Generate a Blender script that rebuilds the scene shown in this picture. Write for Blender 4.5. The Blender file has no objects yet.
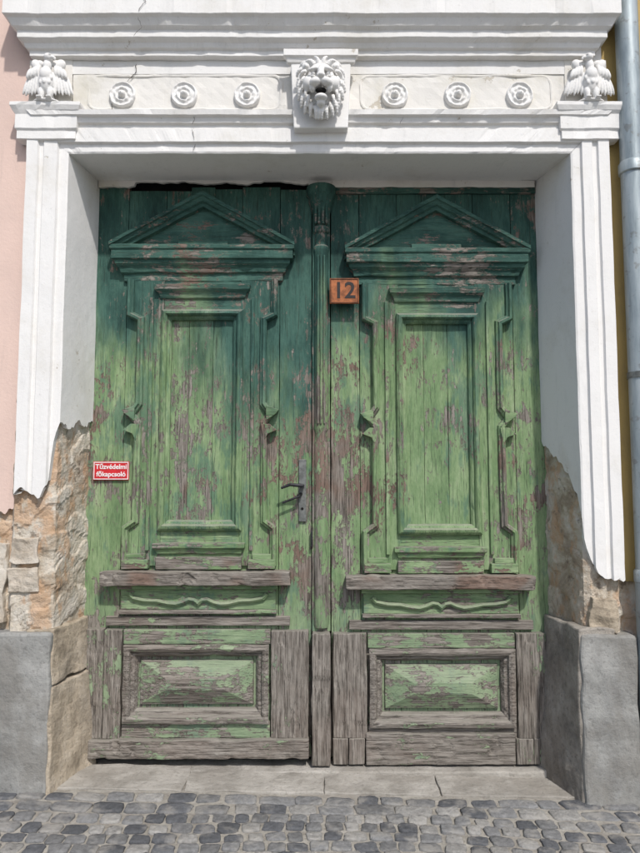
import bpy, bmesh, math, random
from mathutils import Vector, Matrix, noise
random.seed(7)
S = bpy.context.scene
COL = S.collection

# ------------------------------------------------------------------ node helpers
class G:
    def __init__(s, name):
        s.m = bpy.data.materials.new(name); s.m.use_nodes = True
        s.nt = s.m.node_tree
        s.b = s.nt.nodes['Principled BSDF']
        s.tc = s.nt.nodes.new('ShaderNodeTexCoord').outputs['Object']
    def n(s, t): return s.nt.nodes.new(t)
    def put(s, sock, v):
        if isinstance(v, bpy.types.NodeSocket): s.nt.links.new(v, sock)
        elif isinstance(v, (tuple, list)) and len(v) == 3 and sock.type == 'RGBA': sock.default_value = (*v, 1)
        else: sock.default_value = v
    def map(s, vec, sc, loc=(0, 0, 0)):
        n = s.n('ShaderNodeMapping'); s.put(n.inputs['Vector'], vec)
        n.inputs['Scale'].default_value = sc; n.inputs['Location'].default_value = loc
        return n.outputs[0]
    def noise(s, vec, sc, det=4, rough=.6, dist=0):
        n = s.n('ShaderNodeTexNoise'); s.put(n.inputs['Vector'], vec)
        n.inputs['Scale'].default_value = sc; n.inputs['Detail'].default_value = det
        n.inputs['Roughness'].default_value = rough; n.inputs['Distortion'].default_value = dist
        return n.outputs['Fac']
    def math(s, op, a, b=0.0, c=0.0):
        n = s.n('ShaderNodeMath'); n.operation = op
        s.put(n.inputs[0], a); s.put(n.inputs[1], b); s.put(n.inputs[2], c)
        return n.outputs[0]
    def step(s, v, lo, hi, a=0.0, b=1.0):
        n = s.n('ShaderNodeMapRange'); n.interpolation_type = 'SMOOTHSTEP'
        s.put(n.inputs[0], v); s.put(n.inputs[1], lo); s.put(n.inputs[2], hi)
        s.put(n.inputs[3], a); s.put(n.inputs[4], b)
        return n.outputs[0]
    def mix(s, f, a, b, mode='MIX'):
        n = s.n('ShaderNodeMix'); n.data_type = 'RGBA'; n.blend_type = mode
        s.put(n.inputs[0], f); s.put(n.inputs[6], a); s.put(n.inputs[7], b)
        return n.outputs[2]
    def ramp(s, f, pts):
        n = s.n('ShaderNodeValToRGB'); s.put(n.inputs[0], f)
        e = n.color_ramp.elements
        while len(e) < len(pts): e.new(.5)
        for el, (p, c) in zip(e, pts):
            el.position = p; el.color = (*c, 1) if len(c) == 3 else c
        return n.outputs[0]
    def sep(s, v):
        n = s.n('ShaderNodeSeparateXYZ'); s.put(n.inputs[0], v); return n.outputs
    def up(s):
        return s.sep(s.n('ShaderNodeNewGeometry').outputs['True Normal'])[2]
    def rnd_vec(s, k=17.0):
        o = s.n('ShaderNodeObjectInfo').outputs['Random']
        c = s.n('ShaderNodeCombineXYZ')
        s.put(c.inputs[0], s.math('MULTIPLY', o, k)); s.put(c.inputs[1], s.math('MULTIPLY', o, k * .7)); s.put(c.inputs[2], s.math('MULTIPLY', o, k * 1.3))
        a = s.n('ShaderNodeVectorMath'); a.operation = 'ADD'
        s.put(a.inputs[0], s.tc); s.put(a.inputs[1], c.outputs[0])
        return a.outputs[0], o
    def attr(s, name):
        n = s.n('ShaderNodeAttribute'); n.attribute_name = name; return n.outputs['Color']
    def done(s, col, rough=.8, h=None, dist=.003, strength=.7, metal=0, spec=.3):
        s.put(s.b.inputs['Base Color'], col); s.put(s.b.inputs['Roughness'], rough)
        s.b.inputs['Metallic'].default_value = metal
        s.b.inputs['Specular IOR Level'].default_value = spec
        if h is not None:
            b = s.n('ShaderNodeBump'); b.inputs['Strength'].default_value = strength
            b.inputs['Distance'].default_value = dist
            s.put(b.inputs['Height'], h); s.nt.links.new(b.outputs[0], s.b.inputs['Normal'])
        return s.m

def paint_mat(name, vertical=True, peel=0.0, brown=.0):
    g = G(name)
    p, rn = g.rnd_vec()
    f = (lambda a, b: (a, a, b)) if vertical else (lambda a, b: (b, a, a))
    x, y, z = g.sep(g.tc)
    grain = g.noise(g.map(p, f(24, 1.8)), 3, 5, .68)
    fine = g.noise(g.map(p, f(110, 4.0)), 1.6, 3, .7)
    patch = g.noise(g.tc, 3.4, 3, .6, .3)
    flake = g.noise(g.map(p, f(1.5, .75)), 10, 6, .74, .4)      # hand-sized flaked areas with ragged outlines
    tiny = g.noise(g.map(p, f(1.2, .65)), 75, 2, .6)
    m = g.math('MULTIPLY_ADD', patch, .75, g.math('MULTIPLY', grain, .48))
    m = g.math('MULTIPLY_ADD', flake, 1.20, m)
    m = g.math('MULTIPLY_ADD', tiny, .36, m)
    low = g.step(z, .55, .95, .07, 0.0)
    high = g.step(z, 2.2, 2.7, 0.0, -.03)
    ctr = g.math('MULTIPLY', g.step(g.math('ABSOLUTE', g.math('SUBTRACT', x, .05)), .22, .08, 0, .12), g.step(z, 2.15, 1.9))
    mid = g.math('MULTIPLY', g.step(z, 1.15, 1.35), g.step(z, 2.0, 1.7, 0, .045))
    m = g.math('ADD', g.math('ADD', m, low), g.math('ADD', high, peel))
    m = g.math('ADD', m, g.math('ADD', ctr, mid))
    m = g.math('ADD', m, g.math('MULTIPLY_ADD', rn, .10, -.05))
    T = 1.530
    bare = g.step(m, T, T + .018)
    primer = g.step(m, T - .06, T - .01)
    zz = g.math('MULTIPLY_ADD', g.math('SUBTRACT', g.noise(g.map(g.tc, (3, 3, 1)), 1.6, 3, .6), .5), 1.5, z)
    # the wing nearest the post keeps more of its old teal coat
    zz = g.math('ADD', zz, g.math('MULTIPLY', g.step(x, -.55, -.32), g.step(x, .0, -.04, 0, .42)))
    t = g.step(zz, 1.90, 2.5)
    tone = g.noise(g.map(p, f(5, 1.3)), 2.0, 5, .78)
    lite = g.ramp(tone, [(.3, (.105, .175, .085)), (.45, (.175, .265, .13)), (.58, (.245, .335, .18)), (.75, (.37, .43, .28))])
    teal = g.ramp(tone, [(.3, (.018, .048, .042)), (.5, (.038, .095, .078)), (.65, (.07, .15, .118)), (.8, (.15, .235, .19))])
    paint = g.mix(t, lite, teal)
    old = g.step(g.math('MULTIPLY_ADD', grain, .35, g.noise(g.map(g.tc, (2.2, 2, 1)), 2.2, 5, .72)), .68, .80)
    paint = g.mix(g.math('MULTIPLY', old, .6), paint, (.065, .145, .115))
    paint = g.mix(g.step(z, .5, 1.0, .4, 0), paint, (.28, .32, .245))
    paint = g.mix(g.math('MULTIPLY', g.step(fine, .45, .34), .65), paint, (.03, .042, .032))
    wood = g.ramp(grain, [(.25, (.06, .053, .046)), (.43, (.17, .15, .13)), (.6, (.275, .25, .22)), (.8, (.38, .355, .32))])
    red = g.step(g.noise(g.tc, 2.4, 3, .6), .47, .60)
    rk = g.step(z, .75, 1.0, .12 + brown, .70)
    wood = g.mix(g.math('MULTIPLY', red, rk), wood, (.185, .112, .082))
    wood = g.mix(g.math('MULTIPLY', g.step(fine, .5, .38), .7), wood, (.035, .03, .025))
    prim = g.mix(.6, paint, (.19, .175, .14))
    col = g.mix(primer, paint, prim)
    col = g.mix(bare, col, wood)
    col = g.mix(g.step(g.up(), .3, .8, 0, .55), col, (.27, .255, .22))
    h = g.math('MULTIPLY', bare, -.8)
    h = g.math('MULTIPLY_ADD', grain, .8, h)
    h = g.math('MULTIPLY_ADD', fine, .7, h)
    h = g.math('MULTIPLY_ADD', tiny, .4, h)
    return g.done(col, .74, h, .0045, .9, spec=.2)

M = {}
M['pv'] = paint_mat('peeling_green_paint_upright', True, .0)
M['ph'] = paint_mat('peeling_green_paint_level', False, .02)
M['wv'] = paint_mat('bare_weathered_wood_upright', True, .20)
M['wh'] = paint_mat('bare_weathered_wood_level', False, .21)
M['bh'] = paint_mat('bare_brown_ledge_wood', False, .45, .5)

def white_mat(name, base=(.77, .76, .74), dirt=.5, cream=(.60, .57, .50), chips=.93):
    g = G(name)
    n1 = g.noise(g.tc, 2.5, 6, .7); n2 = g.noise(g.map(g.tc, (7, 7, 1.4)), 2, 5, .7); n3 = g.noise(g.tc, 60, 4, .68)
    c = g.mix(g.math('MULTIPLY', g.step(n1, .48, .70), dirt), base, cream)
    c = g.mix(g.math('MULTIPLY', g.step(n2, .54, .76), dirt * .6), c, (.48, .48, .47))
    c = g.mix(g.math('MULTIPLY', g.step(n3, .60, .72), .3), c, (.46, .44, .41))
    n4 = g.noise(g.tc, 11, 6, .74)
    chip = g.step(g.math('MULTIPLY_ADD', n1, .5, n4), chips, chips + .02)
    c = g.mix(g.math('MULTIPLY', chip, .7), c, (.46, .41, .33))
    c = g.mix(g.step(g.up(), .3, .8, 0, .7), c, (.34, .32, .29))
    h = g.math('MULTIPLY_ADD', n3, .45, g.math('MULTIPLY', chip, -.7))
    h = g.math('MULTIPLY_ADD', n4, .8, h)
    return g.done(c, .88, h, .004, .5)
M['white'] = white_mat('white_limewash', dirt=.45)
M['frieze'] = white_mat('aged_white_limewash', (.72, .70, .66), .75, (.58, .55, .46), .90)
M['orn'] = white_mat('white_stucco', (.78, .77, .75), .3, chips=.97)

def stucco(name, base, alt, dark):
    g = G(name)
    n1 = g.noise(g.tc, 2.2, 6, .65); n2 = g.noise(g.map(g.tc, (7, 7, .9)), 2, 5, .6)
    c = g.mix(g.step(n1, .4, .7), base, alt)
    c = g.mix(g.math('MULTIPLY', g.step(n2, .55, .75), .5), c, dark)
    return g.done(c, .9, g.noise(g.tc, 70, 5, .65), .003, .5)
M['pink'] = stucco('pink_plaster', (.70, .53, .46), (.64, .49, .43), (.52, .41, .36))
M['ochre'] = stucco('ochre_plaster', (.50, .36, .14), (.42, .31, .14), (.25, .2, .12))

def rubble_mat():
    g = G('crumbling_masonry')
    n1 = g.noise(g.tc, 4.5, 6, .7, .5); n2 = g.noise(g.tc, 15, 6, .72)
    c = g.ramp(n1, [(.3, (.24, .19, .14)), (.42, (.40, .33, .25)), (.5, (.55, .49, .40)), (.62, (.62, .58, .51)), (.75, (.42, .35, .27))])
    br = g.step(g.math('MULTIPLY_ADD', n2, .25, g.noise(g.map(g.tc, (5, 5, 2.4)), 1.9, 5, .65)), .62, .73)
    c = g.mix(g.math('MULTIPLY', br, .6), c, (.52, .31, .17))
    c = g.mix(g.math('MULTIPLY', g.step(n2, .44, .33), .75), c, (.15, .115, .085))
    h = g.math('MULTIPLY_ADD', n2, 1.0, g.math('MULTIPLY', g.noise(g.tc, 55, 5, .7), .6))
    return g.done(c, .95, h, .014, .85)
M['rubble'] = rubble_mat()

def stone_mat(name, cols, sc=6, bump=.006, stain=.45):
    g = G(name)
    p, rn = g.rnd_vec(9)
    n1 = g.noise(p, sc, 6, .7); n2 = g.noise(p, 50, 5, .72); n3 = g.noise(g.map(p, (1, 1, .6)), 2.6, 5, .65)
    c = g.ramp(n1, [(.3, cols[0]), (.5, cols[1]), (.7, cols[2])])
    c = g.mix(g.math('MULTIPLY', g.step(n3, .48, .62), stain), c, cols[3])
    c = g.mix(g.math('MULTIPLY', g.step(n2, .47, .34), .6), c, cols[0])
    h = g.math('MULTIPLY_ADD', n2, .9, n1)
    return g.done(c, .9, h, bump, .8)
M['tan'] = stone_mat('tan_limestone', [(.23, .19, .14), (.44, .37, .28), (.57, .50, .40), (.30, .265, .22)], 7, .010)
M['gstone'] = stone_mat('grey_brown_stone', [(.14, .125, .11), (.29, .265, .23), (.42, .385, .34), (.22, .185, .15)], 7, .010)
M['cream'] = stone_mat('pale_mortar_stone', [(.36, .30, .23), (.56, .50, .42), (.64, .6, .53), (.45, .38, .29)], 7, .010)
M['conc'] = stone_mat('grey_cement_render', [(.18, .175, .165), (.29, .29, .275), (.40, .395, .375), (.21, .20, .18)], 4, .007, .7)
M['slab'] = stone_mat('threshold_stone', [(.20, .185, .16), (.34, .32, .285), (.44, .415, .375), (.25, .23, .20)], 6, .007, .6)
M['sand'] = stone_mat('sandy_joints', [(.20, .18, .155), (.33, .31, .27), (.43, .405, .36), (.26, .235, .205)], 11, .010)
M['asph'] = stone_mat('street_paving', [(.10, .10, .10), (.16, .16, .155), (.22, .215, .21), (.13, .13, .13)], 5, .006)

def cobble_mat():
    g = G('granite_setts')
    a = g.attr('Col'); n = g.noise(g.tc, 40, 5, .74); n2 = g.noise(g.tc, 9, 4, .6)
    c = g.mix(.6, a, g.ramp(n, [(.3, (.2, .2, .2)), (.55, (.5, .5, .5)), (.75, (.82, .81, .79))]), 'OVERLAY')
    c = g.mix(g.math('MULTIPLY', g.step(n2, .48, .66), .5), c, (.37, .35, .315))
    return g.done(c, .88, g.math('MULTIPLY_ADD', n, 1.1, n2), .010, .85, spec=.18)
M['cob'] = cobble_mat()

def simple(name, col, rough=.6, metal=0, var=.25, bump=.001):
    g = G(name); n = g.noise(g.tc, 30, 5, .65)
    dk = tuple(c * (1 - var * 1.8) for c in col)
    return g.done(g.mix(g.step(n, .35, .65), dk, col), rough, n, bump, .6, metal)
M['dark'] = simple('dark_wood_and_void_shade', (.012, .011, .010), .95)  # near-black: backing wood, with the shade of hollows put into the colour
M['crk'] = simple('grey_crack', (.11, .10, .09), .95)
M['iron'] = simple('dark_iron', (.05, .05, .055), .5, .6)
M['steel'] = simple('dull_steel', (.22, .23, .22), .6, .5)
M['red'] = simple('red_enamel', (.60, .028, .035), .4, 0, .1)
M['swhite'] = simple('white_lettering', (.8, .8, .8), .5, 0, .05)
M['orange'] = simple('rusty_orange_enamel', (.42, .14, .05), .5, 0, .3)
M['digit'] = simple('dark_number_paint', (.03, .025, .025), .6, 0, .1)
M['rust'] = simple('rust_brown', (.16, .06, .03), .8, 0, .3)
def zinc():
    g = G('galvanised_zinc')
    n = g.noise(g.map(g.tc, (12, 12, 1.5)), 2, 6, .65); n2 = g.noise(g.tc, 25, 5, .6)
    c = g.ramp(n, [(.3, (.20, .24, .26)), (.5, (.33, .38, .40)), (.7, (.47, .51, .52))])
    c = g.mix(g.math('MULTIPLY', g.step(n2, .58, .68), .5), c, (.18, .17, .15))
    return g.done(c, .5, n2, .001, .5, .35)
M['zinc'] = zinc()

# ------------------------------------------------------------------ mesh helpers
def empty(name):
    e = bpy.data.objects.new(name, None); COL.objects.link(e); return e
def nz(v, f, seed=0):
    return noise.noise_vector(Vector((v[0] * f + seed, v[1] * f - seed * .7, v[2] * f + seed * 1.3)))
def obj(name, bm, mat, parent=None, smooth=False, jit=0, bevel=0, recalc=True, ang=35, dent=0):
    if jit:
        s = random.random() * 50
        for v in bm.verts:
            v.co += nz(v.co, 7, s) * jit + nz(v.co, 34, s) * jit * .5
    if dent:
        for v in bm.verts:
            q = noise.noise(v.co * 13 + Vector((3, 9, 1)))
            if q > .30: v.co.y += dent * min(1, (q - .30) * 6); v.co.z += dent * .4 * min(1, (q - .30) * 6)
    if recalc: bmesh.ops.recalc_face_normals(bm, faces=bm.faces)
    me = bpy.data.meshes.new(name); bm.to_mesh(me); bm.free()
    me.materials.append(M[mat])
    if smooth:
        for p in me.polygons: p.use_smooth = True
    o = bpy.data.objects.new(name, me); COL.objects.link(o)
    if parent: o.parent = parent
    if bevel:
        b = o.modifiers.new('b', 'BEVEL'); b.width = bevel; b.segments = 2
        b.limit_method = 'ANGLE'; b.angle_limit = math.radians(ang)
    return o
def cuts(bm, axis, a, b, step):
    n = int((b - a) / step)
    for i in range(1, n + 1):
        co = [0, 0, 0]; no = [0, 0, 0]; co[axis] = a + (b - a) * i / (n + 1); no[axis] = 1
        bmesh.ops.bisect_plane(bm, geom=bm.verts[:] + bm.edges[:] + bm.faces[:], plane_co=co, plane_no=no)
def box(name, x0, x1, y0, y1, z0, z1, mat, parent=None, bevel=.003, jit=.0015, step=.05, dent=0):
    bm = bmesh.new(); bmesh.ops.create_cube(bm, size=1)
    for v in bm.verts:
        v.co = Vector((x0 if v.co.x < 0 else x1, y0 if v.co.y < 0 else y1, z0 if v.co.z < 0 else z1))
    if step:
        if x1 - x0 > step: cuts(bm, 0, x0, x1, step)
        if z1 - z0 > step: cuts(bm, 2, z0, z1, step)
    return obj(name, bm, mat, parent, jit=jit, bevel=bevel, dent=dent)
def hexa(name, c, mat, parent=None, n=10, amp=.006, bevel=.01, f=9):
    bm = bmesh.new(); bmesh.ops.create_cube(bm, size=1)
    bmesh.ops.subdivide_edges(bm, edges=bm.edges[:], cuts=n, use_grid_fill=True)
    C = [Vector(q) for q in c]; s = random.random() * 40
    for v in bm.verts:
        a, b, d = v.co.x + .5, v.co.y + .5, v.co.z + .5
        lo = C[0] * (1 - a) * (1 - b) + C[1] * a * (1 - b) + C[2] * a * b + C[3] * (1 - a) * b
        hi = C[4] * (1 - a) * (1 - b) + C[5] * a * (1 - b) + C[6] * a * b + C[7] * (1 - a) * b
        q = lo * (1 - d) + hi * d
        q += nz(q, f, s) * amp + nz(q, f * 3.5, s) * amp * .4
        v.co = q
    return obj(name, bm, mat, parent, smooth=False, bevel=bevel, ang=50)
def prism(name, pts, y0, y1, mat, parent=None, bevel=.003, jit=.001):
    bm = bmesh.new()
    a = [bm.verts.new((x, y0, z)) for x, z in pts]; b = [bm.verts.new((x, y1, z)) for x, z in pts]
    bm.faces.new(a); bm.faces.new(b[::-1])
    for i in range(len(pts)):
        j = (i + 1) % len(pts); bm.faces.new((a[i], b[i], b[j], a[j]))
    return obj(name, bm, mat, parent, jit=jit, bevel=bevel)
def strip(name, P, prof, mat, parent=None, closed=False, e0=None, e1=None, jit=.0012, step=.05, smooth=False, dent=0):
    P = [Vector(p) for p in P]; n = len(P)
    def nrm(a, b):
        d = (b - a).normalized(); return Vector((-d.y, d.x))
    MV = []
    for i in range(n):
        if not closed and i == 0: MV.append(Vector(e0) if e0 else nrm(P[0], P[1])); continue
        if not closed and i == n - 1: MV.append(Vector(e1) if e1 else nrm(P[-2], P[-1])); continue
        a = nrm(P[i - 1], P[i]); b = nrm(P[i], P[(i + 1) % n])
        MV.append((a + b) / max(.2, 1 + a.dot(b)))
    Q, R = [], []
    for i in range(n if closed else n - 1):
        j = (i + 1) % n; k = max(1, int((P[j] - P[i]).length / step))
        for t in range(k):
            Q.append(P[i].lerp(P[j], t / k)); R.append(MV[i].lerp(MV[j], t / k))
    if not closed: Q.append(P[-1]); R.append(MV[-1])
    bm = bmesh.new(); rows = []
    for q, r in zip(Q, R):
        rows.append([bm.verts.new((q.x + r.x * o, y, q.y + r.y * o)) for o, y in prof])
    m = len(rows)
    for i in range(m if closed else m - 1):
        A, B = rows[i], rows[(i + 1) % m]
        for k in range(len(prof) - 1): bm.faces.new((A[k], A[k + 1], B[k + 1], B[k]))
    if not closed:
        bm.faces.new(rows[0]); bm.faces.new(rows[-1][::-1])
    return obj(name, bm, mat, parent, jit=jit, smooth=smooth, dent=dent)
def rect(x0, x1, z0, z1):
    return [(x0, z0), (x1, z0), (x1, z1), (x0, z1)]
def cornice(name, x0, x1, yw, prof, mat, parent=None, jit=.0012, step=.05, bevel=.002, dent=0):
    bm = bmesh.new(); rows = []
    n = max(2, int((x1 - x0) / step))
    for p, z in prof:
        r = [bm.verts.new((x0 - p, yw, z))]
        r += [bm.verts.new((x0 - p + (x1 - x0 + 2 * p) * i / n, yw - p, z)) for i in range(n + 1)]
        r += [bm.verts.new((x1 + p, yw, z))]
        rows.append(r)
    for a, b in zip(rows, rows[1:]):
        for i in range(len(a) - 1): bm.faces.new((a[i], a[i + 1], b[i + 1], b[i]))
    bm.faces.new(rows[0]); bm.faces.new(rows[-1])
    return obj(name, bm, mat, parent, jit=jit, bevel=bevel, dent=dent)
def lathe(name, cx, cy, prof, mat, parent=None, seg=32, smooth=True):
    bm = bmesh.new(); rows = []
    for r, z in prof:
        rows.append([bm.verts.new((cx + r * math.cos(2 * math.pi * i / seg), cy + r * math.sin(2 * math.pi * i / seg), z)) for i in range(seg)])
    for a, b in zip(rows, rows[1:]):
        for i in range(seg): bm.faces.new((a[i], a[(i + 1) % seg], b[(i + 1) % seg], b[i]))
    bm.faces.new(rows[0]); bm.faces.new(rows[-1])
    o = obj(name, bm, mat, parent, smooth=smooth)
    if smooth:
        e = o.modifiers.new('e', 'EDGE_SPLIT'); e.split_angle = math.radians(40)
    return o
def blob(name, els, mat, parent=None, vox=.0045, jit=.0015, smooth_it=2):
    bm = bmesh.new()
    for e in els:
        c, r = e[0], e[1]; rot = e[2] if len(e) > 2 else 0; rx = e[3] if len(e) > 3 else 0
        mt = Matrix.Translation(c) @ Matrix.Rotation(rot, 4, 'Y') @ Matrix.Rotation(rx, 4, 'X') @ Matrix.Diagonal((*r, 1))
        bmesh.ops.create_icosphere(bm, subdivisions=3, radius=1, matrix=mt)
    o = obj(name, bm, mat, parent, smooth=True, recalc=False, jit=jit)
    rm = o.modifiers.new('r', 'REMESH'); rm.mode = 'VOXEL'; rm.voxel_size = vox; rm.use_smooth_shade = True
    if smooth_it:
        sm = o.modifiers.new('s', 'SMOOTH'); sm.iterations = smooth_it; sm.factor = .5
    return o
def sheet(name, path, z0, z1, mat, parent=None, step=.012, amp=.012, f=9):
    pts = []; P = [Vector(p) for p in path]
    for a, b in zip(P, P[1:]):
        k = max(1, int((b - a).length / step)); d = (b - a).normalized(); nm = Vector((d.y, -d.x))
        for t in range(k): pts.append((a.lerp(b, t / k), nm))
    pts.append((P[-1], nm)); nzr = int((z1 - z0) / step)
    bm = bmesh.new(); rows = []
    for q, nm in pts:
        r = []
        for i in range(nzr + 1):
            z = z0 + (z1 - z0) * i / nzr
            v = Vector((q.x, q.y, z))
            h = noise.noise(v * f) * .6 + noise.noise(v * f * 2.7 + Vector((3, 1, 7))) * .35 + noise.noise(v * f * 7) * .2
            lump = noise.noise(Vector((v.x * 6, v.y * 6, v.z * 9)) + Vector((9, 2, 4)))
            h += .5 if lump > .12 else 0
            r.append(bm.verts.new((v.x + nm.x * h * amp, v.y + nm.y * h * amp, z)))
        rows.append(r)
    for a, b in zip(rows, rows[1:]):
        for i in range(nzr): bm.faces.new((a[i], b[i], b[i + 1], a[i + 1]))
    return obj(name, bm, mat, parent, recalc=False, smooth=False)
def plaster(name, path, ztop, zbot, mat, parent=None, step=.008, t=.03, rows_n=40):
    P = [Vector(p) for p in path]; pts = []
    for a, b in zip(P, P[1:]):
        L = (b - a).length; k = max(1, int(L / step)); d = (b - a).normalized(); nm = Vector((-d.y, d.x))
        for i in range(k): pts.append((a.lerp(b, i / k), nm))
    pts.append((P[-1], nm))
    bm = bmesh.new(); R = []
    for i, (q, nm) in enumerate(pts):
        zb = zbot(q.x, q.y) + noise.noise(Vector((q.x * 45, q.y * 45, 3))) * .022 + noise.noise(Vector((q.x * 14, q.y * 14, 8))) * .035
        zt = ztop(q.x, q.y)
        col = [bm.verts.new((q.x + nm.x * t, q.y + nm.y * t, zb + .006))]
        for k in range(rows_n + 1):
            u = (k / rows_n) ** 1.3; z = zb + (zt - zb) * u
            v = Vector((q.x, q.y, z)); w = v + nz(v, 5, 2) * .0028 + nz(v, 22, 2) * .0008
            if k == rows_n: w.z = zt
            col.append(bm.verts.new(w))
        R.append(col)
    for a, b in zip(R, R[1:]):
        for k in range(len(a) - 1): bm.faces.new((a[k], b[k], b[k + 1], a[k + 1]))
    return obj(name, bm, mat, parent, recalc=False)
def crack(name, pts, y, w, parent, mat='crk'):
    bm = bmesh.new(); pr = None; P = []
    for (x0, z0), (x1, z1) in zip(pts, pts[1:]):
        k = max(2, int(math.hypot(x1 - x0, z1 - z0) / .012))
        for i in range(k):
            t = i / k; P.append((x0 + (x1 - x0) * t + random.uniform(-.004, .004), z0 + (z1 - z0) * t + random.uniform(-.003, .003)))
    P.append(pts[-1])
    for i, (x, z) in enumerate(P):
        ww = w * random.uniform(.4, 1.2) * (1 if 0 < i < len(P) - 1 else .1)
        a = bm.verts.new((x - ww / 2, y, z)); b = bm.verts.new((x + ww / 2, y, z))
        if pr: bm.faces.new((pr[0], pr[1], b, a))
        pr = (a, b)
    return obj(name, bm, mat, parent)

def gz(x): return -.018 * max(-4, min(4, x))

# ------------------------------------------------------------------ house facade
house = empty('town_house_facade')
def lin(pts, x):
    if x <= pts[0][0]: return pts[0][1]
    for (a, za), (b, zb) in zip(pts, pts[1:]):
        if x <= b: return za + (zb - za) * (x - a) / (b - a)
    return pts[-1][1]
def slabpoly(name, foot, z0, z1, mat):
    bm = bmesh.new()
    a = [bm.verts.new((x, y, z0)) for x, y in foot]; b = [bm.verts.new((x, y, z1)) for x, y in foot]
    bm.faces.new(a); bm.faces.new(b)
    for i in range(len(foot)):
        j = (i + 1) % len(foot); bm.faces.new((a[i], a[j], b[j], b[i]))
    return obj(name, bm, mat, house)
slabpoly('masonry_core', [(-8, .10), (-1.45, .10), (-1.27, .09), (-1.225, .35), (-1.225, .7), (-8, .7)], -.2, 3.05, 'rubble')
slabpoly('masonry_core', [(8, .10), (1.43, .10), (1.26, .09), (1.205, .35), (1.205, .7), (8, .7)], -.2, 3.05, 'rubble')
slabpoly('masonry_core', [(-8, .10), (8, .10), (8, .7), (-8, .7)], 3.052, 5.2, 'rubble')
zl = lambda x, y: lin([(-8, 1.1), (-2.2, 1.2), (-1.55, 1.25), (-1.43, 1.29)], x)
plaster('pink_plaster_wall', [(-8, .06), (-2.4, .06)], lambda x, y: 5.2, zl, 'pink', house, step=.05)
plaster('pink_plaster_wall', [(-2.4, .06), (-1.41, .06)], lambda x, y: 5.2, zl, 'pink', house)
plaster('ochre_plaster_wall', [(1.38, .06), (2.4, .06)], lambda x, y: 5.2, lambda x, y: .95, 'ochre', house)
plaster('ochre_plaster_wall', [(2.4, .06), (8, .06)], lambda x, y: 5.2, lambda x, y: .9, 'ochre', house, step=.05)
box('upper_wall', -1.412, 1.382, .03, .2, 3.40, 5.2, 'white', house, bevel=0, step=.2)
ZS = 2.992
def surround(sx, inner, outer, back, bot):
    p = [(outer, .075), (outer, 0), (outer - .052, 0), (outer - .058, .014), (outer - .076, .014), (outer - .082, .004),
         (inner + .050, .004), (inner + .044, .02), (inner + .008, .02), (inner, .024), (back, .336)]
    p = [(sx * x, y) for x, y in p]
    if sx > 0: p = p[::-1]
    def zt(x, y):
        return ZS + max(0, abs(x) - inner) if y < .3 else ZS
    return plaster('white_pilaster_surround', p, zt, bot, 'white', house)
surround(-1, 1.217, 1.412, 1.170, lambda x, y: lin([(-1.415, 1.33), (-1.37, 1.37), (-1.29, 1.34), (-1.262, 1.40), (-1.240, 1.62), (-1.215, 1.68), (-1.17, 1.70)], x))
surround(1, 1.212, 1.392, 1.140, lambda x, y: lin([(1.14, 1.62), (1.175, 1.50), (1.205, 1.36), (1.222, 1.12), (1.27, .99), (1.33, .945), (1.38, .97), (1.40, 1.0)], x))
prof = [(-.0, .336), (0, .024), (.008, .02), (.044, .02), (.050, .004), (.113, .004), (.119, .014), (.137, .014), (.143, 0), (.165, -.006), (.172, -.022), (.195, -.026), (.20, .03)]
strip('architrave', [(-1.217, ZS), (1.212, ZS)], prof, 'white', house, e0=(-1, 1), e1=(1, 1), jit=.0022, step=.015, dent=.004)
# plaster edge under the lintel, broken away over the left leaf
bm = bmesh.new(); pr = None
for i in range(321):
    x = -1.168 + 2.30 * i / 320
    zb = 2.958 + noise.noise(Vector((x * 9, 0, 0))) * .015 + noise.noise(Vector((x * 37, 5, 0))) * .006
    if -.98 < x < -.06: zb = 2.980 + noise.noise(Vector((x * 6, 5, 0))) * .030 + noise.noise(Vector((x * 27, 5, 0))) * .007
    if x > .06: zb = 2.955 + noise.noise(Vector((x * 12, 5, 0))) * .004
    zb = min(zb, 2.990)
    q = [bm.verts.new((x, .312, 2.992)), bm.verts.new((x, .312, zb)), bm.verts.new((x, .336, zb + .004))]
    if pr:
        bm.faces.new((pr[0], q[0], q[1], pr[1])); bm.faces.new((pr[1], q[1], q[2], pr[2]))
    pr = q
obj('plaster_lip', bm, 'frieze', house)
box('frieze_field', -1.21, 1.20, .034, .12, 3.185, 3.47, 'frieze', house, bevel=0, jit=.005, step=.03)
fp = [(0, .038), (0, .0310), (.006, .0295), (.012, .0310), (.015, .038)]
for a, b in ((-1.14, -.185), (.195, 1.14)):
    r = .05
    P = []
    for cx, cz, a0 in ((b - r, 3.215 + r, -90), (b - r, 3.40 - r, 0), (a + r, 3.40 - r, 90), (a + r, 3.215 + r, 180)):
        for k in range(5):
            t = math.radians(a0 + k * 22.5); P.append((cx + r * math.cos(t), cz + r * math.sin(t)))
    strip('frieze_panel_border', P, fp, 'frieze', house, closed=True, jit=.004, step=.03)
for sx, a, b in ((-1, -1.432, -1.205), (1, 1.190, 1.412)):
    cornice('capital_block', a + .03, b - .03, .05, [(.03, 3.045), (.058, 3.05), (.058, 3.09), (.066, 3.10), (.066, 3.17), (.078, 3.185), (.086, 3.205), (.086, 3.222), (0, 3.226)], 'white', house, jit=.0025, step=.015, dent=.005)
    box('eagle_niche', a + .008, b - .008, .026, .12, 3.226, 3.47, 'frieze', house, bevel=.003)
cp = [(0, 3.468), (.030, 3.474), (.030, 3.498), (.044, 3.505), (.052, 3.525), (.074, 3.54), (.074, 3.572), (.092, 3.585), (.108, 3.615), (.124, 3.625), (.124, 3.70), (.14, 3.72), (.14, 3.75), (0, 3.77)]
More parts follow.
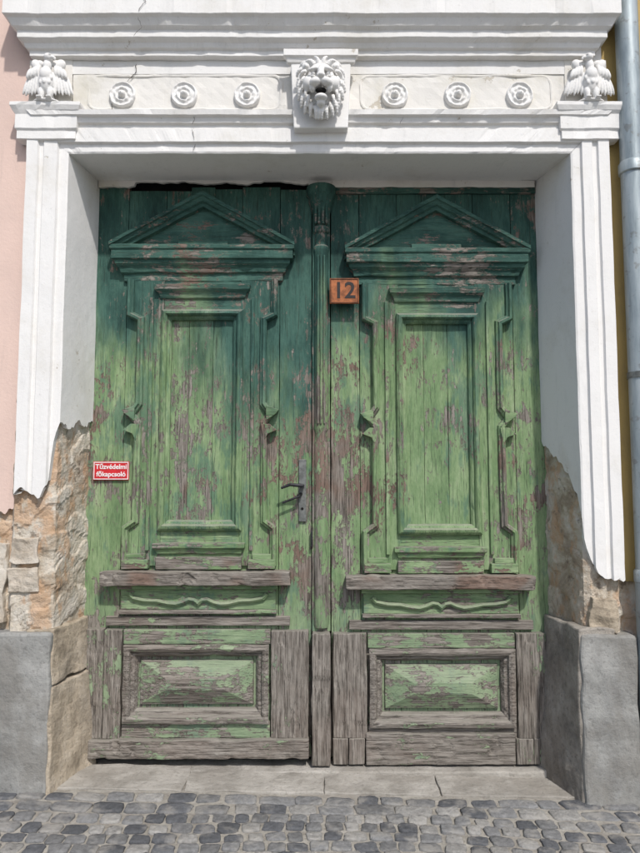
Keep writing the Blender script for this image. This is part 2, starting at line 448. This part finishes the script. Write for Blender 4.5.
cornice('main_cornice', -1.385, 1.31, .03, cp, 'white', house, jit=.0028, step=.012, dent=.004)
prism('keystone_block', [(-.125, 3.085), (.133, 3.085), (.15, 3.43), (-.142, 3.43)], -.040, .10, 'orn', house, bevel=.006)
cornice('keystone_cap', -.142, .15, -.030, [(.005, 3.405), (.016, 3.410), (.022, 3.430), (.032, 3.436), (.032, 3.468), (0, 3.471)], 'orn', house, jit=.002, step=.02)
crack('crack', [(-.86, 3.60), (-.845, 3.55), (-.88, 3.50)], -.102, .0035, house)
crack('crack', [(-.86, 3.74), (-.83, 3.68), (-.86, 3.63)], -.099, .0035, house)
crack('crack', [(-.90, 3.45), (-.905, 3.40), (-.94, 3.36), (-.99, 3.34)], .0265, .0045, house)
crack('crack', [(-.99, 3.34), (-1.02, 3.27), (-1.01, 3.20)], .0265, .003, house)
crack('crack', [(-.60, 3.17), (-.615, 3.12)], -.0095, .003, house)
crack('crack', [(-.615, 3.10), (-.605, 3.045)], -.0025, .0035, house)
crack('crack', [(-.605, 3.035), (-.612, 2.998)], .0135, .003, house)
crack('crack', [(.40, 3.16), (.385, 3.12)], -.0095, .002, house)
sheet('exposed_masonry', [(-3.6, .085), (-1.45, .085), (-1.425, .045), (-1.265, .042), (-1.236, .055), (-1.188, .337)], .66, 1.80, 'rubble', house)
sheet('exposed_masonry', [(1.155, .337), (1.222, .055), (1.25, .042), (1.375, .045), (1.40, .085), (1.9, .085)], .60, 1.80, 'rubble', house)
def rb(name, x0, x1, y0, y1, z0, z1, mat, amp=.008, bevel=.01, n=10):
    return hexa(name, [(x0, y0, z0), (x1, y0, z0), (x1, y1, z0), (x0, y1, z0), (x0, y0, z1), (x1, y0, z1), (x1, y1, z1), (x0, y1, z1)], mat, house, n, amp, bevel)
rb('stone_block', -1.425, -1.30, .022, .09, 1.03, 1.15, 'cream', .014)
rb('stone_block', -1.44, -1.30, .026, .09, .90, 1.01, 'cream', .014)
rb('stone_block', -1.75, -1.46, .05, .12, .76, 1.12, 'cream', .016)
rb('stone_block', 1.235, 1.36, .018, .09, .715, .88, 'tan', .014)
def hx(name, fb, ft, z0, z1, mat, amp=.006, bevel=.012, n=14):
    return hexa(name, [(x, y, z0) for x, y in fb] + [(x, y, z1) for x, y in ft], mat, house, n, amp, bevel)
rb('cement_plinth', -1.97, -1.218, -.006, .3, -.1, .722, 'conc', .007, .012, 18)
rb('cement_plinth', -3.6, -1.975, -.006, .3, -.1, .73, 'conc', .007, .012, 18)
rb('cement_plinth', 1.176, 1.432, -.012, .3, -.15, .715, 'conc', .008, .012, 16)
rb('cement_plinth', 1.436, 3.6, .03, .3, -.15, .66, 'conc', .004, .008)
hx('guard_stone', [(-1.34, .02), (-1.205, .0), (-1.098, .327), (-1.34, .327)], [(-1.34, .02), (-1.208, .004), (-1.142, .327), (-1.34, .327)], -.1, .478, 'tan', .012, .022)
hx('guard_stone', [(-1.34, .02), (-1.210, .012), (-1.146, .327), (-1.34, .327)], [(-1.34, .02), (-1.214, .02), (-1.166, .327), (-1.34, .327)], .486, .735, 'tan', .012, .022)
hx('guard_stone', [(1.165, .0), (1.34, .02), (1.34, .327), (1.050, .327)], [(1.172, .004), (1.34, .02), (1.34, .327), (1.128, .327)], -.15, .742, 'gstone', .012, .022)

# ------------------------------------------------------------------ ornaments
def rosette(x, z, r=.066):
    e = empty('rosette_ornament'); bm = bmesh.new(); rows = []
    NR, NT = 30, 84
    c = bm.verts.new((x, .030 - .040, z))
    for i in range(1, NR + 1):
        q = i / NR; row = []
        for k in range(NT):
            th = 2 * math.pi * k / NT
            h = .009 * math.exp(-((q - .88) / .08) ** 2)
            h += .010 * math.exp(-((q - .50) / .10) ** 2) * (.65 + .35 * abs(math.cos(4 * th)))
            h += .028 * max(0, 1 - (q / .28) ** 2) ** .5 if q < .28 else 0
            h += .006 if q < .97 else 0
            h += noise.noise(Vector((x * 40 + q * 4 * math.cos(th), q * 4 * math.sin(th), z))) * .004
            y = .032 - h - .004 * (q < .97)
            if i == NR: y = .045
            rr = r * q * (1 + .05 * noise.noise(Vector((math.cos(th) + x * 9, math.sin(th), 0))))
            row.append(bm.verts.new((x + rr * math.cos(th), y, z + rr * math.sin(th))))
        rows.append(row)
    for k in range(NT): bm.faces.new((c, rows[0][k], rows[0][(k + 1) % NT]))
    for a, b in zip(rows, rows[1:]):
        for k in range(NT): bm.faces.new((a[k], b[k], b[(k + 1) % NT], a[(k + 1) % NT]))
    obj('petal_disc', bm, 'orn', e, smooth=True)
for x in (-.965, -.663, -.356, .366, .673, .975): rosette(x, 3.290)

lion = empty('lion_head_relief')
E = []; LX, LZ = .004, 3.272
def el(x, y, z, rx, ry, rz, rot=0, tilt=0): E.append(((LX + x, y, LZ + z), (rx, ry, rz), rot, tilt))
el(0, -.060, -.02, .098, .045, .135)
el(0, -.085, .010, .070, .060, .082)
el(0, -.122, .052, .048, .028, .030)
for s in (-1, 1):
    el(s * .034, -.152, .036, .027, .015, .010, s * .30)
    el(s * .056, -.112, -.012, .030, .036, .038)
    el(s * .026, -.165, -.036, .028, .028, .021, s * .30)
    el(s * .040, -.148, -.056, .013, .020, .018, s * .4)
    el(s * .035, -.146, .017, .0105, .009, .008)
    el(s * .035, -.143, .005, .018, .008, .0045, -s * .25)
    el(s * .011, -.187, -.014, .009, .008, .0075)
    el(s * .068, -.098, .080, .021, .016, .023, s * .6)
    el(s * .068, -.112, .078, .010, .008, .012, s * .6)
el(0, -.162, .010, .017, .024, .042, 0, -.25)
el(0, -.186, -.010, .019, .012, .012)
el(0, -.140, -.094, .030, .028, .016)
el(0, -.125, -.112, .020, .022, .018)
def lock(x, z, ang, ln, w, bend, yy):
    n = 6
    for i in range(n):
        t = i / (n - 1); r = w * (1 - .50 * t)
        el(x, yy + .012 * t - .008 * math.sin(t * 3), z, ln / n * 1.0, w * .9, r, -ang)
        x += math.cos(ang) * ln / n; z += math.sin(ang) * ln / n; ang += bend / n
for s in (-1, 1):
    for (x, z, a, ln, w, b, yy) in (
        (.012, .088, 80, .046, .012, -60, -.116), (.034, .086, 55, .055, .013, -110, -.110), (.060, .098, 20, .050, .012, -110, -.095),
        (.080, .070, 0, .050, .013, -110, -.090), (.084, .040, -25, .055, .014, -80, -.092), (.086, .010, -42, .058, .014, -60, -.092),
        (.084, -.020, -55, .060, .014, -50, -.090), (.076, -.050, -65, .065, .014, -35, -.090), (.062, -.078, -74, .066, .014, -20, -.092),
        (.044, -.100, -80, .060, .013, -10, -.096), (.024, -.118, -86, .055, .012, 0, -.100), (.006, -.126, -90, .050, .011, 0, -.104),
        (.072, .050, -10, .040, .010, -80, -.112), (.076, .018, -45, .042, .010, -50, -.112), (.076, -.014, -62, .044, .010, -40, -.112),
        (.068, -.044, -72, .046, .010, -30, -.112), (.056, -.072, -78, .046, .010, -20, -.114)):
        a += random.uniform(-8, 8)
        ar, br = math.radians(a), math.radians(b)
        if s < 0: ar, br = math.pi - ar, -br
        lock(s * x, z, ar, ln, w, br, yy)
blob('lion_mask', E, 'orn', lion, vox=.0028, smooth_it=2, jit=.001)
blob('mouth_shade', [((LX, -.150, LZ - .068), (.027, .016, .013))], 'dark', lion, vox=.004)  # black ellipsoid paints the shade and dirt between muzzle and chin

def eagle(x0, s):
    e = empty('eagle_relief'); E = []; z0 = 3.226; K = 1.06
    def q(x, y, z, rx, ry, rz, rot=0, t=0): E.append(((x0 + s * x * K, y, z0 + z * K), (rx * K, ry, rz * K), s * rot, t))
    q(0, -.015, .10, .036, .036, .062); q(0, -.032, .125, .028, .026, .036)
    q(.004, -.025, .170, .019, .022, .034, .1); q(.010, -.034, .205, .019, .022, .019)
    q(.030, -.040, .203, .016, .008, .008, .3); q(.042, -.040, .196, .005, .005, .009, .2)
    q(.018, -.050, .211, .010, .006, .004)
    for m in (-1, 1):
        q(m * .052, -.004, .180, .024, .022, .034, m * .5)
        q(m * .035, -.006, .19, .02, .016, .016, m * -.6)
        for i in range(6):
            q(m * (.036 + .0125 * i), .002 + .002 * i - .012, .105 - .004 * i + (.006 if i % 2 else 0), .0082, .013, .070 - .004 * i, m * (-.05 - .055 * i))
        for i in range(4):
            q(m * (.040 + .014 * i), -.020, .150 - .005 * i, .009, .010, .026, m * (-.1 - .08 * i))
        q(m * .020, -.024, .040, .014, .017, .030, m * .1)
        for k in (-1, 0, 1): q(m * .022 + k * .008, -.044, .011, .0042, .016, .007)
    for i in range(5): q((i - 2) * .011, .004, .028, .0075, .012, .030, (2 - i) * .14)
    for i in range(3):
        for k in range(3): q((k - 1) * .018 + (i % 2) * .008, -.048 + .004 * i + .006 * abs(k - 1), .085 + .022 * i, .009, .006, .012)
    q(0, -.012, .004, .062, .034, .010)
    blob('eagle_figure', E, 'orn', e, vox=.0030, smooth_it=1, jit=.0008)
eagle(-1.318, 1); eagle(1.304, -1)

# ------------------------------------------------------------------ the double door
door = empty('wooden_double_door')
YD = .334
box('dark_backing', -1.2, 1.19, .385, .42, -.05, 3.04, 'dark', door, bevel=0, jit=0, step=0)  # near-black board; shade of the void behind the planks is in its colour
def leaf(cx, dz, xa, xb, right):
    P = door
    z = lambda v: v + dz
    edges = [xa if right else xa - .03, cx - .40, cx - .20, cx - .07, cx + .055, cx + .20, cx + .40, xb + .03 if right else xb]
    for i, (a, b) in enumerate(zip(edges, edges[1:])):
        dy = random.uniform(0, .003)
        gp = .0007 if 2 <= i <= 4 else .0014
        top = 2.985 if right or i == 0 else random.uniform(2.935, 2.968)
        box('plank', a + gp, b - gp, YD + dy, .38, .05, top, 'pv', P, bevel=.0018, step=.05)
    for s in (-1, 1):
        out = [(.39, 2.455), (.39, 2.262), (.335, 2.235), (.335, 1.81), (.378, 1.752), (.338, 1.70), (.342, 1.215), (.39, 1.180), (.39, .985)]
        poly = [(cx + s * (a - .01), z(b)) for a, b in out] + [(cx + s * .20, z(.985)), (cx + s * .20, z(2.455))]
        prism('eared_field', poly, .320, .345, 'pv', P, bevel=0)
        pth = [(cx + s * a, z(b)) for a, b in out]
        pf = [(0, .34), (0, .300), (.006, .290), (.018, .288), (.024, .300), (.032, .304), (.036, .322)]
        if s > 0: pf = [(-o, y) for o, y in pf]
        strip('eared_moulding', pth, pf, 'pv', P, jit=.0024, step=.03, dent=.003)
        prism('ear_block', [(cx + s * .335, z(1.795)), (cx + s * .40, z(1.772)), (cx + s * .385, z(1.752)), (cx + s * .335, z(1.715))], .284, .33, 'ph', P)
        prism('ear_block', [(cx + s * .31, z(1.70)), (cx + s * .355, z(1.70)), (cx + s * .392, z(1.668)), (cx + s * .345, z(1.650)), (cx + s * .325, z(1.61))], .288, .33, 'pv', P)
        box('corner_block', min(cx + s * .25, cx + s * .385), max(cx + s * .25, cx + s * .385), .286, .33, z(.972), z(1.018), 'ph', P)
        box('corner_block', min(cx + s * .27, cx + s * .365), max(cx + s * .27, cx + s * .365), .298, .33, z(1.018), z(1.045), 'ph', P)
        xi = cx + s * .262
        box('inner_upright', xi - .009, xi + .009, .306, .33, z(1.06), z(2.36), 'pv', P)
    box('field_top', cx - .20, cx + .20, .322, .345, z(2.284), z(2.455), 'ph', P)
    box('field_bottom', cx - .20, cx + .20, .322, .345, z(.985), z(1.172), 'ph', P)
    pf = [(-.012, .322), (-.012, .302), (0, .290), (.012, .286), (.020, .296), (.022, .308), (.032, .312), (.040, .320), (.042, .345)]
    strip('panel_moulding', rect(cx - .20, cx + .20, z(1.172), z(2.284)), pf, 'pv', P, closed=True, jit=.0024, step=.03, dent=.003)
    cornice('panel_cap', cx - .200, cx + .200, .33, [(.012, z(2.355)), (.02, z(2.36)), (.028, z(2.385)), (.045, z(2.40)), (.05, z(2.425)), (0, z(2.43))], 'ph', P)
    cornice('panel_sill', cx - .190, cx + .190, .33, [(.01, z(1.040)), (.022, z(1.045)), (.03, z(1.065)), (.042, z(1.075)), (.042, z(1.098)), (0, z(1.102))], 'ph', P, jit=.002, dent=.003)
    box('apron_block', cx - .215, cx + .215, .296, .33, z(.968), z(1.030), 'wh', P)
    cornice('pediment_cornice', cx - .395, cx + .395, .338, [(.0, z(2.445)), (.020, z(2.452)), (.020, z(2.488)), (.034, z(2.494)), (.040, z(2.515)), (.058, z(2.535)), (.060, z(2.552)), (.074, z(2.556)), (.074, z(2.60)), (.082, z(2.606)), (.082, z(2.628)), (0, z(2.634))], 'ph', P, jit=.003, step=.025, dent=.005)
    prism('tympanum', [(cx - .42, z(2.63)), (cx + .42, z(2.63)), (cx, z(2.875))], .314, .345, 'ph', P)
    pf = [(0, .34), (0, .254), (-.018, .254), (-.022, .264), (-.040, .272), (-.046, .284), (-.062, .288), (-.066, .318)]
    strip('raking_cornice', [(cx - .478, z(2.640)), (cx, z(2.912)), (cx + .478, z(2.640))][::-1], [(-o, y) for o, y in pf], 'ph', P, e0=(0, -1), e1=(0, -1), jit=.003, step=.025, dent=.005)
    box('keel_block', cx - .13, cx + .13, .296, .33, z(2.634), z(2.662), 'ph', P)
    box('brown_ledge', cx - .478, cx + .460, .246, .33, z(.895), z(.962), 'bh', P, bevel=.006, jit=.006, step=.02, dent=.010)
    box('under_ledge', cx - .40, cx + .40, .288, .33, z(.872), z(.894), 'ph', P)
    box('carved_apron', cx - .388, cx + .388, .312, .345, z(.768), z(.872), 'ph', P)
    half = [(-.345, .848), (-.325, .826), (-.27, .815), (-.205, .812), (-.15, .800), (-.11, .797), (-.075, .806), (-.045, .820), (-.02, .816), (0, .800)]
    pth = half + [(-a, b) for a, b in half[::-1][1:]]
    pf = [(-.010, .316), (-.010, .298), (0, .290), (.010, .298), (.012, .316)]
    strip('carved_scroll', [(cx + a, z(b)) for a, b in pth], pf, 'ph', P, step=.02)
    box('apron_bottom_bead', cx - .395, cx + .395, .294, .33, z(.750), z(.768), 'wh', P, jit=.003, step=.02)
    box('lock_rail', cx - .46, cx + .46, .312, .345, z(.690), z(.735), 'wh', P)
    lx, rx = xa + .008, xb - .012
    zt = .672 + dz
    def planks(a, b, n):
        for i in range(n):
            p0 = a + (b - a) * i / n; p1 = a + (b - a) * (i + 1) / n
            box('weathered_stile', p0 + .001, p1 - .002, .296 + random.uniform(-.002, .003), .345, .150, zt + random.uniform(-.006, .006), 'wv', P, bevel=.004, jit=.004, step=.03, dent=.005)
    planks(lx, cx - .372, 1 if right else 2); planks(cx + .367, rx, 1)
    box('lower_rail_top', cx - .368, cx + .363, .306, .345, z(.602), zt, 'ph', P)
    box('lower_rail_bottom', cx - .368, cx + .363, .306, .345, .150, z(.228), 'ph' if not right else 'wh', P)
    pf = [(0, .306), (-.002, .284), (.018, .278), (.030, .284), (.036, .300), (.050, .304), (.062, .322), (.062, .345)]
    strip('lower_panel_moulding', rect(cx - .360, cx + .355, z(.226), z(.600)), pf, 'wh', P, closed=True, jit=.0035, step=.03, dent=.005)
    bm = bmesh.new()
    A = [(-.285, .305), (.28, .305), (.28, .522), (-.285, .522)]; B = [(-.145, .388), (.14, .388), (.14, .440), (-.145, .440)]
    a = [bm.verts.new((cx + u, .334, z(v))) for u, v in A]; a2 = [bm.verts.new((cx + u * .985, .320, z(.4135 + (v - .4135) * .97))) for u, v in A]; b = [bm.verts.new((cx + u, .276, z(v))) for u, v in B]
    for k in range(4):
        j = (k + 1) % 4; bm.faces.new((a[k], a[j], a2[j], a2[k])); bm.faces.new((a2[k], a2[j], b[j], b[k]))
    bm.faces.new(b)
    bmesh.ops.subdivide_edges(bm, edges=bm.edges[:], cuts=5, use_grid_fill=True)
    obj('diamond_point_panel', bm, 'ph', P, jit=.002)
    if not right:
        box('kick_board', lx + .03, rx, .272, .345, .062, .150, 'wh', P, bevel=.006, jit=.006, step=.02, dent=.008)
    else:
        box('kick_board', lx + .16, cx + .35, .286, .345, .028, .176, 'wh', P, bevel=.006, jit=.005, step=.03, dent=.005)
        for p0, p1 in [(lx, lx + .075), (lx + .078, lx + .155), (cx + .355, cx + .44), (cx + .443, rx)]:
            box('weathered_stile', p0, p1, .290, .345, .03, .152, 'wv', P, bevel=.004, jit=.003, step=.04)
leaf(-.610, 0, -1.168, -.042, False)
leaf(.606, -.020, .056, 1.138, True)
lathe('centre_post', .006, .330, [(.036, .68), (.040, .70), (.040, 1.60), (.034, 1.62), (.034, 1.66), (.040, 1.68), (.040, 2.60), (.044, 2.61), (.044, 2.63), (.036, 2.64), (.036, 2.70), (.046, 2.71), (.046, 2.73), (.040, 2.74), (.042, 2.80), (.060, 2.86), (.066, 2.87), (.066, 2.895), (.078, 2.91), (.078, 2.955)], 'pv', door, 24)
for dx in (-.016, 0.0, .016): box('post_reed', .006 + dx - .004, .006 + dx + .004, .281 + abs(dx) * .25, .31, 1.70, 2.58, 'pv', door, bevel=.002)
for dx in (-.028, -.010, .010, .028): box('capital_reed', .006 + dx - .006, .006 + dx + .006, .276, .31, 2.745, 2.855, 'ph', door, bevel=.003)
box('post_plinth', -.040, .052, .264, .345, .03, .66, 'wv', door, bevel=.006, jit=.005, step=.03, dent=.006)
box('post_strip', -.040, .052, .318, .37, .66, 2.98, 'pv', door, bevel=.003)
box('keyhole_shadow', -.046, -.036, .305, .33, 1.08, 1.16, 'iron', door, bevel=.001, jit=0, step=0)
box('head_rail', .056, 1.138, .322, .35, 2.925, 2.985, 'ph', door)
box('threshold_sill', -1.15, 1.11, .24, .42, -.04, .018, 'slab', house, bevel=.008, jit=.006, step=.03)

hd = empty('door_handle')
box('back_plate', -.108, -.070, .322, .334, 1.205, 1.520, 'steel', hd, bevel=.002, jit=.0006)
def rod(name, a, b, r, mat, parent, r2=None):
    a, b = Vector(a), Vector(b); bm = bmesh.new()
    bmesh.ops.create_cone(bm, cap_ends=True, segments=16, radius1=r, radius2=r2 or r, depth=(b - a).length,
        matrix=Matrix.Translation((a + b) / 2) @ (b - a).to_track_quat('Z', 'Y').to_matrix().to_4x4())
    return obj(name, bm, mat, parent, smooth=False, bevel=.001)
rod('spindle', (-.09, .33, 1.385), (-.09, .262, 1.385), .011, 'iron', hd)
rod('lever', (-.085, .268, 1.386), (-.150, .262, 1.392), .010, 'iron', hd, .008)
rod('lever_tip', (-.150, .262, 1.392), (-.195, .266, 1.374), .008, 'iron', hd, .006)
rod('second_spindle', (-.096, .33, 1.345), (-.108, .285, 1.335), .009, 'iron', hd)
rod('second_lever', (-.100, .288, 1.335), (-.190, .286, 1.300), .006, 'iron', hd, .005)
rod('keyhole', (-.09, .3225, 1.27), (-.09, .3195, 1.27), .007, 'dark', hd)

npz = empty('house_number_plate')
PX0, PX1, PZ0, PZ1 = .050, .200, 2.318, 2.452
box('plate', PX0, PX1, .272, .279, PZ0, PZ1, 'orange', npz, bevel=.002, jit=.0008)
box('plate_packing', PX0 + .02, PX1 - .02, .279, .335, PZ0 + .02, PZ1 - .02, 'rust', npz, bevel=0, jit=0, step=0)
strip('plate_rim', rect(PX0 + .003, PX1 - .003, PZ0 + .003, PZ1 - .003), [(0, .273), (0, .2695), (.004, .2695), (.005, .273)], 'rust', npz, closed=True, jit=0)
def text(name, s, x, y, z, size, mat, parent, ext=.0008, bold=0):
    c = bpy.data.curves.new(name, 'FONT'); c.body = s; c.size = size; c.extrude = ext; c.offset = bold
    c.align_x = 'CENTER'; c.align_y = 'CENTER'
    o = bpy.data.objects.new(name, c); COL.objects.link(o); o.location = (x, y, z); o.rotation_euler = (math.pi / 2, 0, 0)
    c.materials.append(M[mat]); o.parent = parent; return o
text('digits', '12', .125, .2708, 2.384, .118, 'digit', npz, bold=.002)
sg = empty('red_warning_sign')
box('sign_plate', -1.158, -.975, .322, .327, 1.415, 1.510, 'red', sg, bevel=.001, jit=.0004)
strip('sign_border', rect(-1.155, -.978, 1.418, 1.507), [(0, .3222), (0, .3205), (.004, .3205), (.004, .3222)], 'swhite', sg, closed=True, jit=0)
text('lettering', 'Tűzvédelmi', -1.066, .3212, 1.482, .034, 'swhite', sg, bold=.0007)
text('lettering', 'főkapcsoló', -1.066, .3212, 1.444, .034, 'swhite', sg, bold=.0007)

dp = empty('rain_downpipe')
PXc, PYc = 1.492, -.012
def pipe(name, z0, z1, r, mat='zinc'):
    lathe(name, PXc, PYc, [(r, z0), (r, z1)], mat, dp, 32)
pipe('pipe_lower', -.1, .98, .058); pipe('pipe_upper', .90, 5.2, .053)
for zc in (.98, 2.9): lathe('collar', PXc, PYc, [(.056, zc - .03), (.062, zc - .025), (.062, zc + .02), (.055, zc + .03)], 'zinc', dp, 32)
for zc in (1.9, 3.9):
    lathe('strap', PXc, PYc, [(.054, zc - .014), (.058, zc - .014), (.058, zc + .014), (.054, zc + .014)], 'steel', dp, 32)
    box('strap_arm', PXc - .008, PXc + .008, PYc + .05, .10, zc - .012, zc + .012, 'steel', dp, bevel=.001, jit=0, step=0)

# ------------------------------------------------------------------ ground
def ground_sheet(name, x0, x1, y0, y1, nx, ny, dz, mat, amp=0):
    bm = bmesh.new(); R = []
    for i in range(nx + 1):
        x = x0 + (x1 - x0) * i / nx; r = []
        for j in range(ny + 1):
            y = y0 + (y1 - y0) * j / ny
            r.append(bm.verts.new((x, y, gz(x) + dz + noise.noise(Vector((x * 3, y * 3, 0))) * amp)))
        R.append(r)
    for a, b in zip(R, R[1:]):
        for j in range(ny): bm.faces.new((a[j], b[j], b[j + 1], a[j + 1]))
    return obj(name, bm, mat, recalc=False)
ground_sheet('ground', -80, 80, -80, 5, 160, 4, -.045, 'asph')
ground_sheet('pavement_bedding', -3.6, 3.6, -3.3, .5, 180, 90, -.003, 'sand', .003)

pv = empty('threshold_paving')
xs = [-1.24, -.62, .02, .55, 1.22]
for a, b in zip(xs, xs[1:]):
    z = gz((a + b) / 2)
    hexa('paving_slab', [(a + .002, .055, z - .05), (b - .002, .055, z - .05), (b - .002, .30, z - .05), (a + .002, .30, z - .05),
                         (a + .002, .055, gz(a) + .006), (b - .002, .055, gz(b) + .006), (b - .002, .30, gz(b) + .012), (a + .002, .30, gz(a) + .012)], 'slab', pv, 12, .007, .006)

bm = bmesh.new(); cl = bm.loops.layers.float_color.new('Col')
def cobble(cx, cy, w, d, ang, hgt, col):
    rings = []; ca, sa = math.cos(ang), math.sin(ang)
    # hewn block: four jittered corners, each clipped, edges slightly broken
    C = [(-w / 2, -d / 2), (w / 2, -d / 2), (w / 2, d / 2), (-w / 2, d / 2)]
    C = [(x + random.uniform(-.10, .06) * w * (1 if x > 0 else -1), y + random.uniform(-.10, .06) * d * (1 if y > 0 else -1)) for x, y in C]
    O = []
    for k in range(4):
        p0, p1 = Vector(C[k]), Vector(C[(k + 1) % 4])
        for t in (.10 + random.uniform(0, .08), .35, .65, .90 - random.uniform(0, .08)):
            q = p0.lerp(p1, t); O.append((q.x + random.uniform(-.0018, .0018), q.y + random.uniform(-.0018, .0018)))
    N = len(O)
    tiltx, tilty = random.uniform(-.05, .05), random.uniform(-.05, .05)
    for sc, zz in ((1.0, -.035), (1.0, -.001), (.97, .004), (.89, .0062), (.5, .0066)):
        r = []
        for k in range(N):
            lx, ly = O[k][0] * sc, O[k][1] * sc
            x = cx + lx * ca - ly * sa; y = cy + lx * sa + ly * ca
            z = gz(x) + zz + hgt + lx * tiltx + ly * tilty + random.uniform(-.0018, .0018) * (zz > 0)
            r.append(bm.verts.new((x, y, z)))
        rings.append(r)
    fs = []
    for a, b in zip(rings, rings[1:]):
        for k in range(N): fs.append(bm.faces.new((a[k], a[(k + 1) % N], b[(k + 1) % N], b[k])))
    fs.append(bm.faces.new(rings[-1]))
    for f in fs:
        f.smooth = True
        for l in f.loops: l[cl] = (*col, 1)
def ccol():
    t = random.random()
    if t < .35: b = random.uniform(.095, .145); return (b * .97, b, b * 1.06)
    if t < .80: b = random.uniform(.15, .235); return (b * 1.0, b, b * .99)
    b = random.uniform(.25, .34); return (b * 1.03, b, b * .94)
y = .030; row = 0
while y > -3.2:
    big = row < 2
    d = random.uniform(.085, .10) if big else random.uniform(.066, .078)
    x = -3.5 + random.uniform(0, .1)
    while x < 3.5:
        w = random.uniform(.10, .18) if big else random.uniform(.068, .105)
        cx = x + w / 2
        wav = 0 if row == 0 else .030 * math.sin(cx * 2.6 + 1.0) * min(1, row / 3)
        slope = 0 if row == 0 else .030 * 2.6 * math.cos(cx * 2.6 + 1.0) * min(1, row / 3)
        cobble(cx, y - d / 2 + wav + random.uniform(-.006, .006), w - .008, d - .008, slope + random.uniform(-.08, .08), random.uniform(-.004, .003), ccol())
        x += w
    y -= d; row += 1
cob = obj('cobblestone_pavement', bm, 'cob', recalc=False)

# ------------------------------------------------------------------ light, sky, camera
el_, az_ = math.radians(50), math.radians(20)
sv = Vector((math.sin(az_) * math.cos(el_), -math.cos(az_) * math.cos(el_), math.sin(el_)))
L = bpy.data.lights.new('sun', 'SUN'); L.energy = 3.3; L.angle = math.radians(2.0); L.color = (1, .965, .92)
lo = bpy.data.objects.new('sun', L); COL.objects.link(lo); lo.rotation_euler = sv.to_track_quat('Z', 'Y').to_euler(); lo.location = (3, -6, 8)
W = bpy.data.worlds.new('World'); S.world = W; W.use_nodes = True
nt = W.node_tree; bg = nt.nodes['Background']; sk = nt.nodes.new('ShaderNodeTexSky'); sk.sky_type = 'NISHITA'; sk.sun_disc = False
sk.sun_elevation = el_; sk.sun_rotation = math.atan2(sv.x, sv.y); sk.dust_density = 2.0
nt.links.new(sk.outputs[0], bg.inputs[0]); bg.inputs[1].default_value = .145
cam = bpy.data.cameras.new('camera'); co = bpy.data.objects.new('camera', cam); COL.objects.link(co)
co.location = (0, -3.07, 1.41); co.rotation_euler = (math.radians(94.7), 0, 0)
cam.sensor_width = 36; cam.sensor_fit = 'VERTICAL'; cam.sensor_height = 36; cam.lens = 27.98; cam.clip_end = 500; cam.clip_start = .05
S.camera = co
S.view_settings.view_transform = 'Standard'; S.view_settings.look = 'None'; S.view_settings.exposure = 0
